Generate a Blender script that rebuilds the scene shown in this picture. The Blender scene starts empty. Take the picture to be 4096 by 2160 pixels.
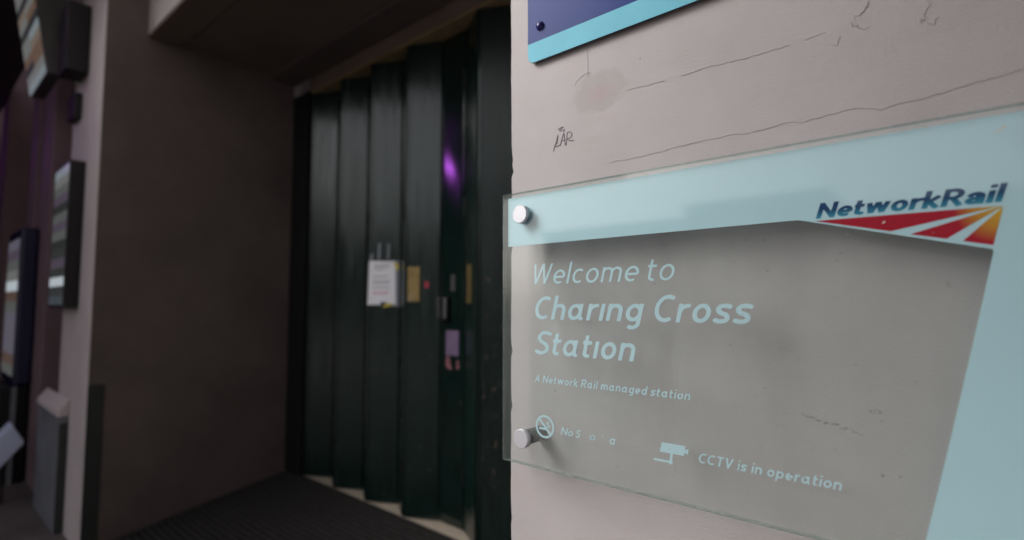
import bpy, bmesh, math, random
import numpy as np
from mathutils import Vector, Matrix
random.seed(7)
scn = bpy.context.scene
COL = scn.collection

# ------------------------------------------------------------------ camera
cam = bpy.data.cameras.new('camera')
cam.sensor_width = 36.0
cam.lens = 18.594
cam.clip_start = 0.02
cam.clip_end = 500
AL, PITCH = math.radians(49.25), math.atan(86 / 1330)
F = Vector((-math.cos(AL) * math.cos(PITCH), math.sin(AL) * math.cos(PITCH), math.sin(PITCH)))
co = bpy.data.objects.new('camera', cam)
COL.objects.link(co)
co.location = (0, -0.8, 1.36)
co.rotation_euler = F.to_track_quat('-Z', 'Y').to_euler()
cam.dof.use_dof = True
cam.dof.focus_distance = 0.845
cam.dof.aperture_fstop = 1.8
cam.dof.aperture_blades = 9
scn.camera = co

# ------------------------------------------------------------------ sky, sun, exposure
SUN_AZ = Vector((-0.56, -0.62, 0.60)).normalized()          # towards the bright part of the overcast sky
world = bpy.data.worlds.new('World')
scn.world = world
world.use_nodes = True
nt = world.node_tree
bg = nt.nodes['Background']
sky = nt.nodes.new('ShaderNodeTexSky')
sky.sky_type = 'NISHITA'
sky.sun_disc = False
sky.sun_elevation = math.asin(SUN_AZ.z)
sky.sun_rotation = math.atan2(SUN_AZ.x, SUN_AZ.y)
sky.air_density = 1.0
sky.dust_density = 4.0
sky.ozone_density = 1.0
hs = nt.nodes.new('ShaderNodeHueSaturation')
hs.inputs['Saturation'].default_value = 0.30
nt.links.new(sky.outputs[0], hs.inputs['Color'])
nt.links.new(hs.outputs[0], bg.inputs[0])
bg.inputs[1].default_value = 0.11
sl = bpy.data.lights.new('sun', 'SUN')
sl.energy = 1.5
sl.angle = math.radians(35)
sl.color = (1.0, 0.985, 0.96)
so = bpy.data.objects.new('sun', sl)
COL.objects.link(so)
so.rotation_euler = SUN_AZ.to_track_quat('Z', 'Y').to_euler()
so.location = (-6, -6, 9)
scn.view_settings.view_transform = 'Standard'
scn.view_settings.look = 'None'
scn.view_settings.gamma = 1
scn.view_settings.use_curve_mapping = False
scn.view_settings.exposure = 0.58
scn.render.engine = 'CYCLES'
scn.cycles.use_denoising = True
scn.cycles.max_bounces = 10
scn.cycles.transparent_max_bounces = 24
scn.cycles.sample_clamp_indirect = 6.0

# ------------------------------------------------------------------ materials
M = {}


def mat(name, col, rough=0.6, spec=0.5, metal=0.0, var=0.10, scale=6.0, bump=0.0, bscale=60.0, coat=0.0, stretch=None):
    m = bpy.data.materials.new(name)
    m.use_nodes = True
    n = m.node_tree
    b = n.nodes['Principled BSDF']
    b.inputs['Roughness'].default_value = rough
    b.inputs['Specular IOR Level'].default_value = spec
    b.inputs['Metallic'].default_value = metal
    b.inputs['Coat Weight'].default_value = coat
    g = n.nodes.new('ShaderNodeNewGeometry')
    vec = g.outputs['Position']
    if stretch:
        mp = n.nodes.new('ShaderNodeMapping')
        mp.inputs['Scale'].default_value = stretch
        n.links.new(vec, mp.inputs[0])
        vec = mp.outputs[0]
    t = n.nodes.new('ShaderNodeTexNoise')
    t.inputs['Scale'].default_value = scale
    t.inputs['Detail'].default_value = 7
    t.inputs['Roughness'].default_value = 0.62
    n.links.new(vec, t.inputs['Vector'])
    r = n.nodes.new('ShaderNodeValToRGB')
    r.color_ramp.elements[0].position = 0.28
    r.color_ramp.elements[1].position = 0.72
    r.color_ramp.elements[0].color = (*[c * (1 - var) for c in col], 1)
    r.color_ramp.elements[1].color = (*[min(1, c * (1 + var)) for c in col], 1)
    n.links.new(t.outputs[0], r.inputs[0])
    n.links.new(r.outputs[0], b.inputs['Base Color'])
    if bump:
        t2 = n.nodes.new('ShaderNodeTexNoise')
        t2.inputs['Scale'].default_value = bscale
        t2.inputs['Detail'].default_value = 5
        n.links.new(vec, t2.inputs['Vector'])
        bp = n.nodes.new('ShaderNodeBump')
        bp.inputs['Strength'].default_value = bump
        bp.inputs['Distance'].default_value = 0.004
        n.links.new(t2.outputs[0], bp.inputs['Height'])
        n.links.new(bp.outputs[0], b.inputs['Normal'])
    M[name] = m
    return m


def emis(name, col, strength):
    m = bpy.data.materials.new(name)
    m.use_nodes = True
    b = m.node_tree.nodes['Principled BSDF']
    b.inputs['Base Color'].default_value = (*[c * 0.3 for c in col], 1)
    b.inputs['Emission Color'].default_value = (*col, 1)
    b.inputs['Emission Strength'].default_value = strength
    M[name] = m
    return m


def math_node(n, op, a, b=None, c=None, clamp=False):
    k = n.nodes.new('ShaderNodeMath')
    k.operation = op
    k.use_clamp = clamp
    for i, v in enumerate((a, b, c)):
        if v is None:
            continue
        if isinstance(v, (int, float)):
            k.inputs[i].default_value = v
        else:
            n.links.new(v, k.inputs[i])
    return k.outputs[0]


def wall_paint():
    """pink grey masonry paint over render: orange peel relief, brush marks, a filled patch, grime"""
    m = bpy.data.materials.new('wall_paint')
    m.use_nodes = True
    n = m.node_tree
    b = n.nodes['Principled BSDF']
    b.inputs['Roughness'].default_value = 0.62
    b.inputs['Specular IOR Level'].default_value = 0.35
    g = n.nodes.new('ShaderNodeNewGeometry')
    pos = g.outputs['Position']
    sep = n.nodes.new('ShaderNodeSeparateXYZ')
    n.links.new(pos, sep.inputs[0])
    X, Z = sep.outputs[0], sep.outputs[2]

    def noise(scale, detail=5, rough=0.55, stretch=None):
        t = n.nodes.new('ShaderNodeTexNoise')
        t.inputs['Scale'].default_value = scale
        t.inputs['Detail'].default_value = detail
        t.inputs['Roughness'].default_value = rough
        v = pos
        if stretch:
            mp = n.nodes.new('ShaderNodeMapping')
            mp.inputs['Scale'].default_value = stretch
            n.links.new(pos, mp.inputs[0])
            v = mp.outputs[0]
        n.links.new(v, t.inputs['Vector'])
        return t.outputs[0]
    nz = noise(28, 5)
    # the filled patch: an uneven disc about 10 cm across
    dx = math_node(n, 'SUBTRACT', X, -0.483)
    dx = math_node(n, 'DIVIDE', dx, 0.056)
    dz = math_node(n, 'SUBTRACT', Z, 1.738)
    dz = math_node(n, 'DIVIDE', dz, 0.040)
    d = math_node(n, 'SQRT', math_node(n, 'ADD', math_node(n, 'MULTIPLY', dx, dx), math_node(n, 'MULTIPLY', dz, dz)))
    d = math_node(n, 'ADD', d, math_node(n, 'MULTIPLY', math_node(n, 'SUBTRACT', nz, 0.5), 1.2))
    patch = math_node(n, 'MULTIPLY', math_node(n, 'SUBTRACT', 1.05, d), 3.6, clamp=True)
    core = math_node(n, 'MULTIPLY', math_node(n, 'SUBTRACT', 0.55, d), 2.2, clamp=True)
    # base tone
    r = n.nodes.new('ShaderNodeValToRGB')
    r.color_ramp.elements[0].position = 0.3
    r.color_ramp.elements[1].position = 0.72
    r.color_ramp.elements[0].color = (0.432, 0.396, 0.400, 1)
    r.color_ramp.elements[1].color = (0.510, 0.472, 0.484, 1)
    n.links.new(noise(3.2, 8, 0.6), r.inputs[0])

    def mix(fac, a, bcol):
        k = n.nodes.new('ShaderNodeMix')
        k.data_type = 'RGBA'
        n.links.new(fac, k.inputs[0])
        n.links.new(a, k.inputs[6])
        k.inputs[7].default_value = (*bcol, 1)
        return k.outputs[2]
    c = mix(math_node(n, 'MULTIPLY', math_node(n, 'MULTIPLY', patch, noise(18, 4)), 0.75), r.outputs[0], (0.325, 0.295, 0.28))
    c = mix(math_node(n, 'MULTIPLY', core, 0.6), c, (0.44, 0.33, 0.32))
    # small dark specks and chips
    v = n.nodes.new('ShaderNodeTexVoronoi')
    v.inputs['Scale'].default_value = 26
    n.links.new(pos, v.inputs['Vector'])
    sp = math_node(n, 'LESS_THAN', v.outputs['Distance'], 0.05)
    sp2 = math_node(n, 'GREATER_THAN', noise(9, 2), 0.6)
    c = mix(math_node(n, 'MULTIPLY', math_node(n, 'MULTIPLY', sp, sp2), 0.55), c, (0.16, 0.13, 0.12))
    # weathered, thinner paint above the sign
    wz = noise(5, 6, 0.6, (1, 1, 5))
    band = math_node(n, 'MULTIPLY', math_node(n, 'SUBTRACT', wz, 0.52), 3.0, clamp=True)
    c = mix(math_node(n, 'MULTIPLY', band, 0.22), c, (0.40, 0.315, 0.30))
    n.links.new(c, b.inputs['Base Color'])
    # relief
    peel = noise(290, 3, 0.55)
    lump = noise(60, 4, 0.6)
    brush = noise(30, 4, 0.6, (0.35, 1, 5))
    # blistered area upper right
    ex = math_node(n, 'DIVIDE', math_node(n, 'SUBTRACT', X, -0.06), 0.10)
    ez = math_node(n, 'DIVIDE', math_node(n, 'SUBTRACT', Z, 1.725), 0.05)
    e = math_node(n, 'SUBTRACT', 1.0, math_node(n, 'ADD', math_node(n, 'MULTIPLY', ex, ex), math_node(n, 'MULTIPLY', ez, ez)), clamp=True)
    blis = math_node(n, 'MULTIPLY', math_node(n, 'MULTIPLY', e, noise(45, 6, 0.7)), 3.0)
    # coarser peel to the right, smoother near the door jamb
    amt = n.nodes.new('ShaderNodeMapRange')
    amt.inputs['From Min'].default_value = -0.6
    amt.inputs['From Max'].default_value = 0.0
    amt.inputs['To Min'].default_value = 0.22
    amt.inputs['To Max'].default_value = 1.9
    n.links.new(X, amt.inputs['Value'])
    h = math_node(n, 'ADD', math_node(n, 'MULTIPLY', math_node(n, 'MULTIPLY', peel, 1.0), amt.outputs[0]), math_node(n, 'MULTIPLY', lump, 0.45))
    h = math_node(n, 'ADD', h, math_node(n, 'MULTIPLY', brush, 0.22))
    h = math_node(n, 'ADD', h, blis)
    h = math_node(n, 'SUBTRACT', h, math_node(n, 'MULTIPLY', patch, 0.35))
    bp = n.nodes.new('ShaderNodeBump')
    bp.inputs['Strength'].default_value = 0.16
    bp.inputs['Distance'].default_value = 0.0035
    n.links.new(h, bp.inputs['Height'])
    n.links.new(bp.outputs[0], b.inputs['Normal'])
    M['wall_paint'] = m


wall_paint()
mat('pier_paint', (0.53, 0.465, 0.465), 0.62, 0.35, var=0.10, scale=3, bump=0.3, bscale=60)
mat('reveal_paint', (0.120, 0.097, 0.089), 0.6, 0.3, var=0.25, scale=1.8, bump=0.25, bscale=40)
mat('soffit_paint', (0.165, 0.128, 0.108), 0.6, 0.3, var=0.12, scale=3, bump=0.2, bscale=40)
mat('pier_shaded', (0.20, 0.135, 0.150), 0.6, 0.3, var=0.15, scale=2)  # pier colour darkened, the shade further along painted into it
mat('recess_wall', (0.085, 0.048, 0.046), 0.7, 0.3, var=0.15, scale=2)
mat('black_paint', (0.012, 0.012, 0.013), 0.5, 0.3, var=0.2)
mat('dark_guard', (0.028, 0.032, 0.030), 0.5, 0.4, var=0.2)
mat('gate_paint', (0.0055, 0.0175, 0.0140), 0.21, 0.68, var=0.35, scale=5, bump=0.10, bscale=14, stretch=(6, 6, 0.9))
def streak_gloss(m, lo, hi):
    n = m.node_tree
    g = n.nodes.new('ShaderNodeNewGeometry')
    mp = n.nodes.new('ShaderNodeMapping')
    mp.inputs['Scale'].default_value = (14, 14, 1.1)
    t = n.nodes.new('ShaderNodeTexNoise')
    t.inputs['Scale'].default_value = 1.4
    t.inputs['Detail'].default_value = 6
    t.inputs['Roughness'].default_value = 0.6
    mr = n.nodes.new('ShaderNodeMapRange')
    mr.inputs['From Min'].default_value = 0.33
    mr.inputs['From Max'].default_value = 0.67
    mr.inputs['To Min'].default_value = lo
    mr.inputs['To Max'].default_value = hi
    n.links.new(g.outputs['Position'], mp.inputs[0])
    n.links.new(mp.outputs[0], t.inputs['Vector'])
    n.links.new(t.outputs[0], mr.inputs['Value'])
    n.links.new(mr.outputs[0], n.nodes['Principled BSDF'].inputs['Roughness'])


streak_gloss(M['gate_paint'], 0.13, 0.30)
streak_gloss(mat('gate_gloss', (0.0055, 0.0150, 0.0125), 0.12, 0.7, var=0.3, scale=5), 0.07, 0.12)
b_ = M['gate_gloss'].node_tree.nodes['Principled BSDF']
b_.inputs['Anisotropic'].default_value = 0.85
b_.inputs['Anisotropic Rotation'].default_value = 0.25
tg_ = M['gate_gloss'].node_tree.nodes.new('ShaderNodeTangent')
tg_.direction_type = 'RADIAL'
tg_.axis = 'Z'
M['gate_gloss'].node_tree.links.new(tg_.outputs[0], b_.inputs['Tangent'])
mat('gate_scuffed', (0.0115, 0.0200, 0.0180), 0.30, 0.45, var=0.35, scale=5, bump=0.12, bscale=14, stretch=(6, 6, 0.9))
mat('brass', (0.30, 0.215, 0.09), 0.42, 0.5, metal=0.75, var=0.35, scale=18)
mat('cream_stone', (0.52, 0.44, 0.35), 0.7, 0.3, var=0.18, scale=9, bump=0.2)
mat('track_wood', (0.27, 0.20, 0.11), 0.6, 0.3, var=0.3, scale=9)
mat('mat_base', (0.014, 0.0135, 0.013), 0.9, 0.2, var=0.3, scale=20)
mat('mat_rib', (0.032, 0.029, 0.028), 0.85, 0.2, var=0.4, scale=25, bump=0.6, bscale=150)
mat('pavement', (0.115, 0.100, 0.092), 0.75, 0.3, var=0.25, scale=4, bump=0.4, bscale=70)
mat('paper', (0.86, 0.86, 0.92), 0.7, 0.3, var=0.04)
mat('print_grey', (0.25, 0.25, 0.28), 0.7, 0.3)
mat('print_red', (0.62, 0.28, 0.32), 0.7, 0.3)
mat('tape_yellow', (0.62, 0.52, 0.06), 0.4, 0.5)
mat('tape_black', (0.015, 0.015, 0.018), 0.4, 0.5)
mat('plastic_sleeve', (0.22, 0.24, 0.28), 0.25, 0.5)
mat('purple_sticker', (0.17, 0.12, 0.21), 0.4, 0.5, var=0.25, scale=14)
mat('chip_brown', (0.075, 0.052, 0.048), 0.6, 0.3, var=0.4, scale=30)
mat('red_sticker', (0.40, 0.03, 0.06), 0.5, 0.4, var=0.2)
mat('torn_pink', (0.22, 0.085, 0.10), 0.6, 0.4, var=0.4, scale=30)
mat('steel', (0.20, 0.20, 0.215), 0.35, 0.5, metal=0.8)
mat('bolt_metal', (0.66, 0.66, 0.71), 0.48, 0.5, metal=0.5, var=0.02)
mat('bolt_side', (0.36, 0.37, 0.38), 0.45, 0.5, metal=0.9, var=0.05)
mat('barrel', (0.16, 0.165, 0.165), 0.55, 0.4, metal=0.3)  # metal kept dark, the shadow behind the glass put into its colour
mat('aqua_film', (0.490, 0.720, 0.800), 0.6, 0.0, var=0.015, scale=3)
mat('letter_film', (0.515, 0.720, 0.790), 0.6, 0.0, var=0.03, scale=30)
mat('sign_navy', (0.045, 0.068, 0.235), 0.25, 0.05, var=0.10, scale=3)
mat('sign_sky', (0.20, 0.56, 0.70), 0.4, 0.06, var=0.06, scale=9)
mat('sign_edge', (0.03, 0.04, 0.05), 0.4, 0.5)
mat('rivet_navy', (0.022, 0.022, 0.14), 0.18, 0.6)
mat('white_vinyl', (0.78, 0.78, 0.80), 0.4, 0.4)
mat('crack', (0.345, 0.312, 0.304), 0.9, 0.1, var=0.4, scale=60)
mat('crack_soft', (0.36, 0.325, 0.32), 0.9, 0.1, var=0.3, scale=40)
mat('marker_ink', (0.13, 0.12, 0.15), 0.6, 0.3)
mat('grime', (0.23, 0.22, 0.21), 0.9, 0.1)
mat('grime_light', (0.62, 0.60, 0.55), 0.9, 0.1)
mat('casing_grey', (0.055, 0.055, 0.055), 0.45, 0.4, var=0.25, scale=5)
mat('cabinet_grey', (0.155, 0.165, 0.185), 0.5, 0.4, var=0.15, scale=4)
mat('cabinet_dark', (0.035, 0.040, 0.036), 0.5, 0.4, var=0.15, scale=4)
mat('totem_navy', (0.008, 0.009, 0.040), 0.35, 0.5)
mat('board_white', (0.55, 0.62, 0.80), 0.5, 0.4, var=0.05)
mat('brick_far', (0.20, 0.15, 0.125), 0.8, 0.2, var=0.25, scale=3)
mat('stone_far', (0.34, 0.31, 0.28), 0.8, 0.2, var=0.2, scale=2)
mat('roof_far', (0.09, 0.09, 0.10), 0.7, 0.3)
mat('window_far', (0.03, 0.035, 0.04), 0.08, 0.6)
mat('canopy_steel', (0.05, 0.045, 0.045), 0.5, 0.4)
emis('purple_lamp', (0.58, 0.12, 0.92), 30.0)


def glass_mat(name, tint, dust_refl, gloss_rough=0.015, f0=0.04):
    m = bpy.data.materials.new(name)
    m.use_nodes = True
    n = m.node_tree
    n.nodes.remove(n.nodes['Principled BSDF'])
    out = n.nodes['Material Output']
    tr = n.nodes.new('ShaderNodeBsdfTransparent')
    tr.inputs[0].default_value = (*tint, 1)
    df = n.nodes.new('ShaderNodeBsdfDiffuse')
    df.inputs[0].default_value = (0.54, 0.585, 0.575, 1)
    gl = n.nodes.new('ShaderNodeBsdfGlossy')
    gl.inputs['Roughness'].default_value = gloss_rough
    lw = n.nodes.new('ShaderNodeLayerWeight')
    lw.inputs['Blend'].default_value = 0.5
    p5 = math_node(n, 'POWER', lw.outputs['Facing'], 5.0)
    fr = math_node(n, 'ADD', math_node(n, 'MULTIPLY', p5, 1.0 if f0 > 0.03 else 0.2), f0)
    mx1 = n.nodes.new('ShaderNodeMixShader')
    if dust_refl:
        g = n.nodes.new('ShaderNodeNewGeometry')
        t = n.nodes.new('ShaderNodeTexNoise')
        t.inputs['Scale'].default_value = 7
        t.inputs['Detail'].default_value = 8
        t.inputs['Roughness'].default_value = 0.65
        n.links.new(g.outputs['Position'], t.inputs['Vector'])
        t2 = n.nodes.new('ShaderNodeTexNoise')
        t2.inputs['Scale'].default_value = 2.2
        t2.inputs['Detail'].default_value = 3
        mp = n.nodes.new('ShaderNodeMapping')
        mp.inputs['Scale'].default_value = (3.2, 1, 0.9)
        n.links.new(g.outputs['Position'], mp.inputs[0])
        n.links.new(mp.outputs[0], t2.inputs['Vector'])
        refl_smear = math_node(n, 'MULTIPLY', math_node(n, 'SUBTRACT', t2.outputs[0], 0.32), 2.6, clamp=True)  # upright smears in the dust paint in soft street reflections
        n.links.new(math_node(n, 'MULTIPLY', math_node(n, 'MULTIPLY', math_node(n, 'ADD', t.outputs[0], refl_smear), 0.55), dust_refl), mx1.inputs[0])
    else:
        mx1.inputs[0].default_value = 0.0
    n.links.new(tr.outputs[0], mx1.inputs[1])
    n.links.new(df.outputs[0], mx1.inputs[2])
    mx2 = n.nodes.new('ShaderNodeMixShader')
    n.links.new(fr, mx2.inputs[0])
    n.links.new(mx1.outputs[0], mx2.inputs[1])
    n.links.new(gl.outputs[0], mx2.inputs[2])
    n.links.new(mx2.outputs[0], out.inputs[0])
    M[name] = m


glass_mat('sign_glass', (0.975, 0.988, 0.982), 0.06, 0.05, 0.055)
glass_mat('sign_glass_back', (0.955, 0.985, 0.973), 0.21, 0.03, 0.012)
glass_mat('glass_edge', (0.55, 0.66, 0.62), 0.55, 0.1)


def logo_mats():
    # printed gradients of the emblem: a design on the film, fixed to the sign
    m = bpy.data.materials.new('logo_blue')
    m.use_nodes = True
    n = m.node_tree
    b = n.nodes['Principled BSDF']
    b.inputs['Roughness'].default_value = 0.6
    b.inputs['Specular IOR Level'].default_value = 0.0
    g = n.nodes.new('ShaderNodeNewGeometry')
    s = n.nodes.new('ShaderNodeSeparateXYZ')
    n.links.new(g.outputs['Position'], s.inputs[0])
    mr = n.nodes.new('ShaderNodeMapRange')
    mr.inputs['From Min'].default_value = 1.4675
    mr.inputs['From Max'].default_value = 1.4785
    n.links.new(s.outputs[2], mr.inputs['Value'])
    r = n.nodes.new('ShaderNodeValToRGB')
    r.color_ramp.elements[0].color = (0.045, 0.30, 0.44, 1)
    r.color_ramp.elements[1].color = (0.006, 0.055, 0.155, 1)
    n.links.new(mr.outputs[0], r.inputs[0])
    n.links.new(r.outputs[0], b.inputs['Base Color'])
    M['logo_blue'] = m
    m = bpy.data.materials.new('logo_red')
    m.use_nodes = True
    n = m.node_tree
    b = n.nodes['Principled BSDF']
    b.inputs['Roughness'].default_value = 0.6
    b.inputs['Specular IOR Level'].default_value = 0.0
    g = n.nodes.new('ShaderNodeNewGeometry')
    d = n.nodes.new('ShaderNodeVectorMath')
    d.operation = 'DISTANCE'
    n.links.new(g.outputs['Position'], d.inputs[0])
    d.inputs[1].default_value = (0.032, -0.0395, 1.464)
    mr = n.nodes.new('ShaderNodeMapRange')
    mr.inputs['From Min'].default_value = 0.008
    mr.inputs['From Max'].default_value = 0.040
    n.links.new(d.outputs['Value'], mr.inputs['Value'])
    r = n.nodes.new('ShaderNodeValToRGB')
    r.color_ramp.elements[0].color = (0.62, 0.36, 0.035, 1)
    r.color_ramp.elements[1].color = (0.40, 0.010, 0.030, 1)
    e = r.color_ramp.elements.new(0.45)
    e.color = (0.55, 0.25, 0.03, 1)
    n.links.new(mr.outputs[0], r.inputs[0])
    n.links.new(r.outputs[0], b.inputs['Base Color'])
    M['logo_red'] = m


logo_mats()


for key, c_, st_ in (('a', (0.50, 0.52, 0.50), 0.36), ('b', (0.50, 0.33, 0.22), 0.30), ('c', (0.55, 0.45, 0.36), 0.36), ('d', (0.10, 0.11, 0.11), 0.3), ('e', (0.55, 0.66, 0.70), 0.42),
                     ('f', (0.30, 0.24, 0.34), 0.30), ('g', (0.32, 0.34, 0.33), 0.34), ('h', (0.14, 0.15, 0.15), 0.3), ('i', (0.75, 0.84, 0.90), 0.75), ('j', (0.18, 0.22, 0.26), 0.35), ('k', (0.33, 0.31, 0.40), 0.40), ('l', (0.36, 0.24, 0.20), 0.3)):
    emis('screen_' + key, c_, st_ * 0.45)
    b_ = M['screen_' + key].node_tree.nodes['Principled BSDF']
    b_.inputs['Roughness'].default_value = 0.2
    b_.inputs['Base Color'].default_value = (0.02, 0.02, 0.02, 1)


# ------------------------------------------------------------------ builders
def link(name, me, m=None, parent=None):
    o = bpy.data.objects.new(name, me)
    COL.objects.link(o)
    if m and me is not None:
        for k in ([m] if isinstance(m, str) else m):
            me.materials.append(M[k])
    if parent:
        o.parent = parent
    return o


def tag(o, label, cat, group=None):
    o['label'] = label
    o['category'] = cat
    if group:
        o['group'] = group
    return o


def thing(name, label, cat, loc=(0, 0, 0), rotz=0, group=None):
    o = bpy.data.objects.new(name, None)
    COL.objects.link(o)
    o.location = loc
    o.rotation_euler = (0, 0, rotz)
    return tag(o, label, cat, group)


def adopt(o, parent):
    """parent a world-placed part to an unrotated thing"""
    o.parent = parent
    o.location = Vector(o.location) - parent.location
    return o


def box_bm(bm, x0, x1, y0, y1, z0, z1):
    v = [bm.verts.new(p) for p in ((x0, y0, z0), (x1, y0, z0), (x1, y1, z0), (x0, y1, z0), (x0, y0, z1), (x1, y0, z1), (x1, y1, z1), (x0, y1, z1))]
    for f in ((0, 3, 2, 1), (4, 5, 6, 7), (0, 1, 5, 4), (1, 2, 6, 5), (2, 3, 7, 6), (3, 0, 4, 7)):
        bm.faces.new([v[i] for i in f])


def finish(bm, name):
    me = bpy.data.meshes.new(name)
    bm.normal_update()
    bm.to_mesh(me)
    bm.free()
    return me


def box(name, x0, x1, y0, y1, z0, z1, m, parent=None, bev=0.0, seg=2):
    bm = bmesh.new()
    box_bm(bm, x0, x1, y0, y1, z0, z1)
    if bev:
        bmesh.ops.bevel(bm, geom=bm.edges[:], offset=bev, segments=seg, affect='EDGES', profile=0.5)
    me = finish(bm, name)
    return link(name, me, m, parent)


def prism(name, pts, axis, a, b, m, parent=None, bev=0.0):
    """polygon extruded along axis ('y': pts are x,z; 'x': pts are y,z)"""
    def p3(p, t):
        return (p[0], t, p[1]) if axis == 'y' else (t, p[0], p[1])
    bm = bmesh.new()
    A = [bm.verts.new(p3(p, a)) for p in pts]
    B = [bm.verts.new(p3(p, b)) for p in pts]
    bm.faces.new(A)
    bm.faces.new(B[::-1])
    k = len(pts)
    for i in range(k):
        j = (i + 1) % k
        bm.faces.new((A[j], A[i], B[i], B[j]))
    bmesh.ops.recalc_face_normals(bm, faces=bm.faces[:])
    if bev:
        bmesh.ops.bevel(bm, geom=bm.edges[:], offset=bev, segments=2, affect='EDGES', profile=0.5)
    return link(name, finish(bm, name), m, parent)


def lathe_y(name, prof, m, parent=None, loc=(0, 0, 0), n=40, smooth=False):
    """profile of (radius, y) turned about the y axis"""
    bm = bmesh.new()
    rings = []
    for r, y in prof:
        if r < 1e-6:
            rings.append([bm.verts.new((0, y, 0))])
        else:
            rings.append([bm.verts.new((r * math.cos(2 * math.pi * i / n), y, r * math.sin(2 * math.pi * i / n))) for i in range(n)])
    for a, b in zip(rings, rings[1:]):
        for i in range(n):
            j = (i + 1) % n
            if len(a) == 1:
                bm.faces.new((a[0], b[i], b[j]))
            elif len(b) == 1:
                bm.faces.new((a[i], a[j], b[0]))
            else:
                bm.faces.new((a[i], a[j], b[j], b[i]))
    bmesh.ops.recalc_face_normals(bm, faces=bm.faces[:])
    if smooth:
        for f in bm.faces:
            f.smooth = True
    o = link(name, finish(bm, name), m, parent)
    o.location = loc
    return o


# ------------------------------------------------------------------ stroke lettering (own letterforms, meshed by marching squares)
def arc(cx, cy, rx, ry, a0, a1, n=26):
    return [(cx + rx * math.cos(math.radians(a0 + (a1 - a0) * i / n)), cy + ry * math.sin(math.radians(a0 + (a1 - a0) * i / n))) for i in range(n + 1)]


def spline(P, n=10):
    out = []
    P = [P[0]] + list(P) + [P[-1]]
    for i in range(1, len(P) - 2):
        p0, p1, p2, p3 = P[i - 1:i + 3]
        for k in range(n):
            t = k / n
            out.append(tuple(0.5 * (2 * p1[c] + (p2[c] - p0[c]) * t + (2 * p0[c] - 5 * p1[c] + 4 * p2[c] - p3[c]) * t * t + (3 * p1[c] - p0[c] - 3 * p2[c] + p3[c]) * t ** 3) for c in (0, 1)))
    out.append(P[-2])
    return out


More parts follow.
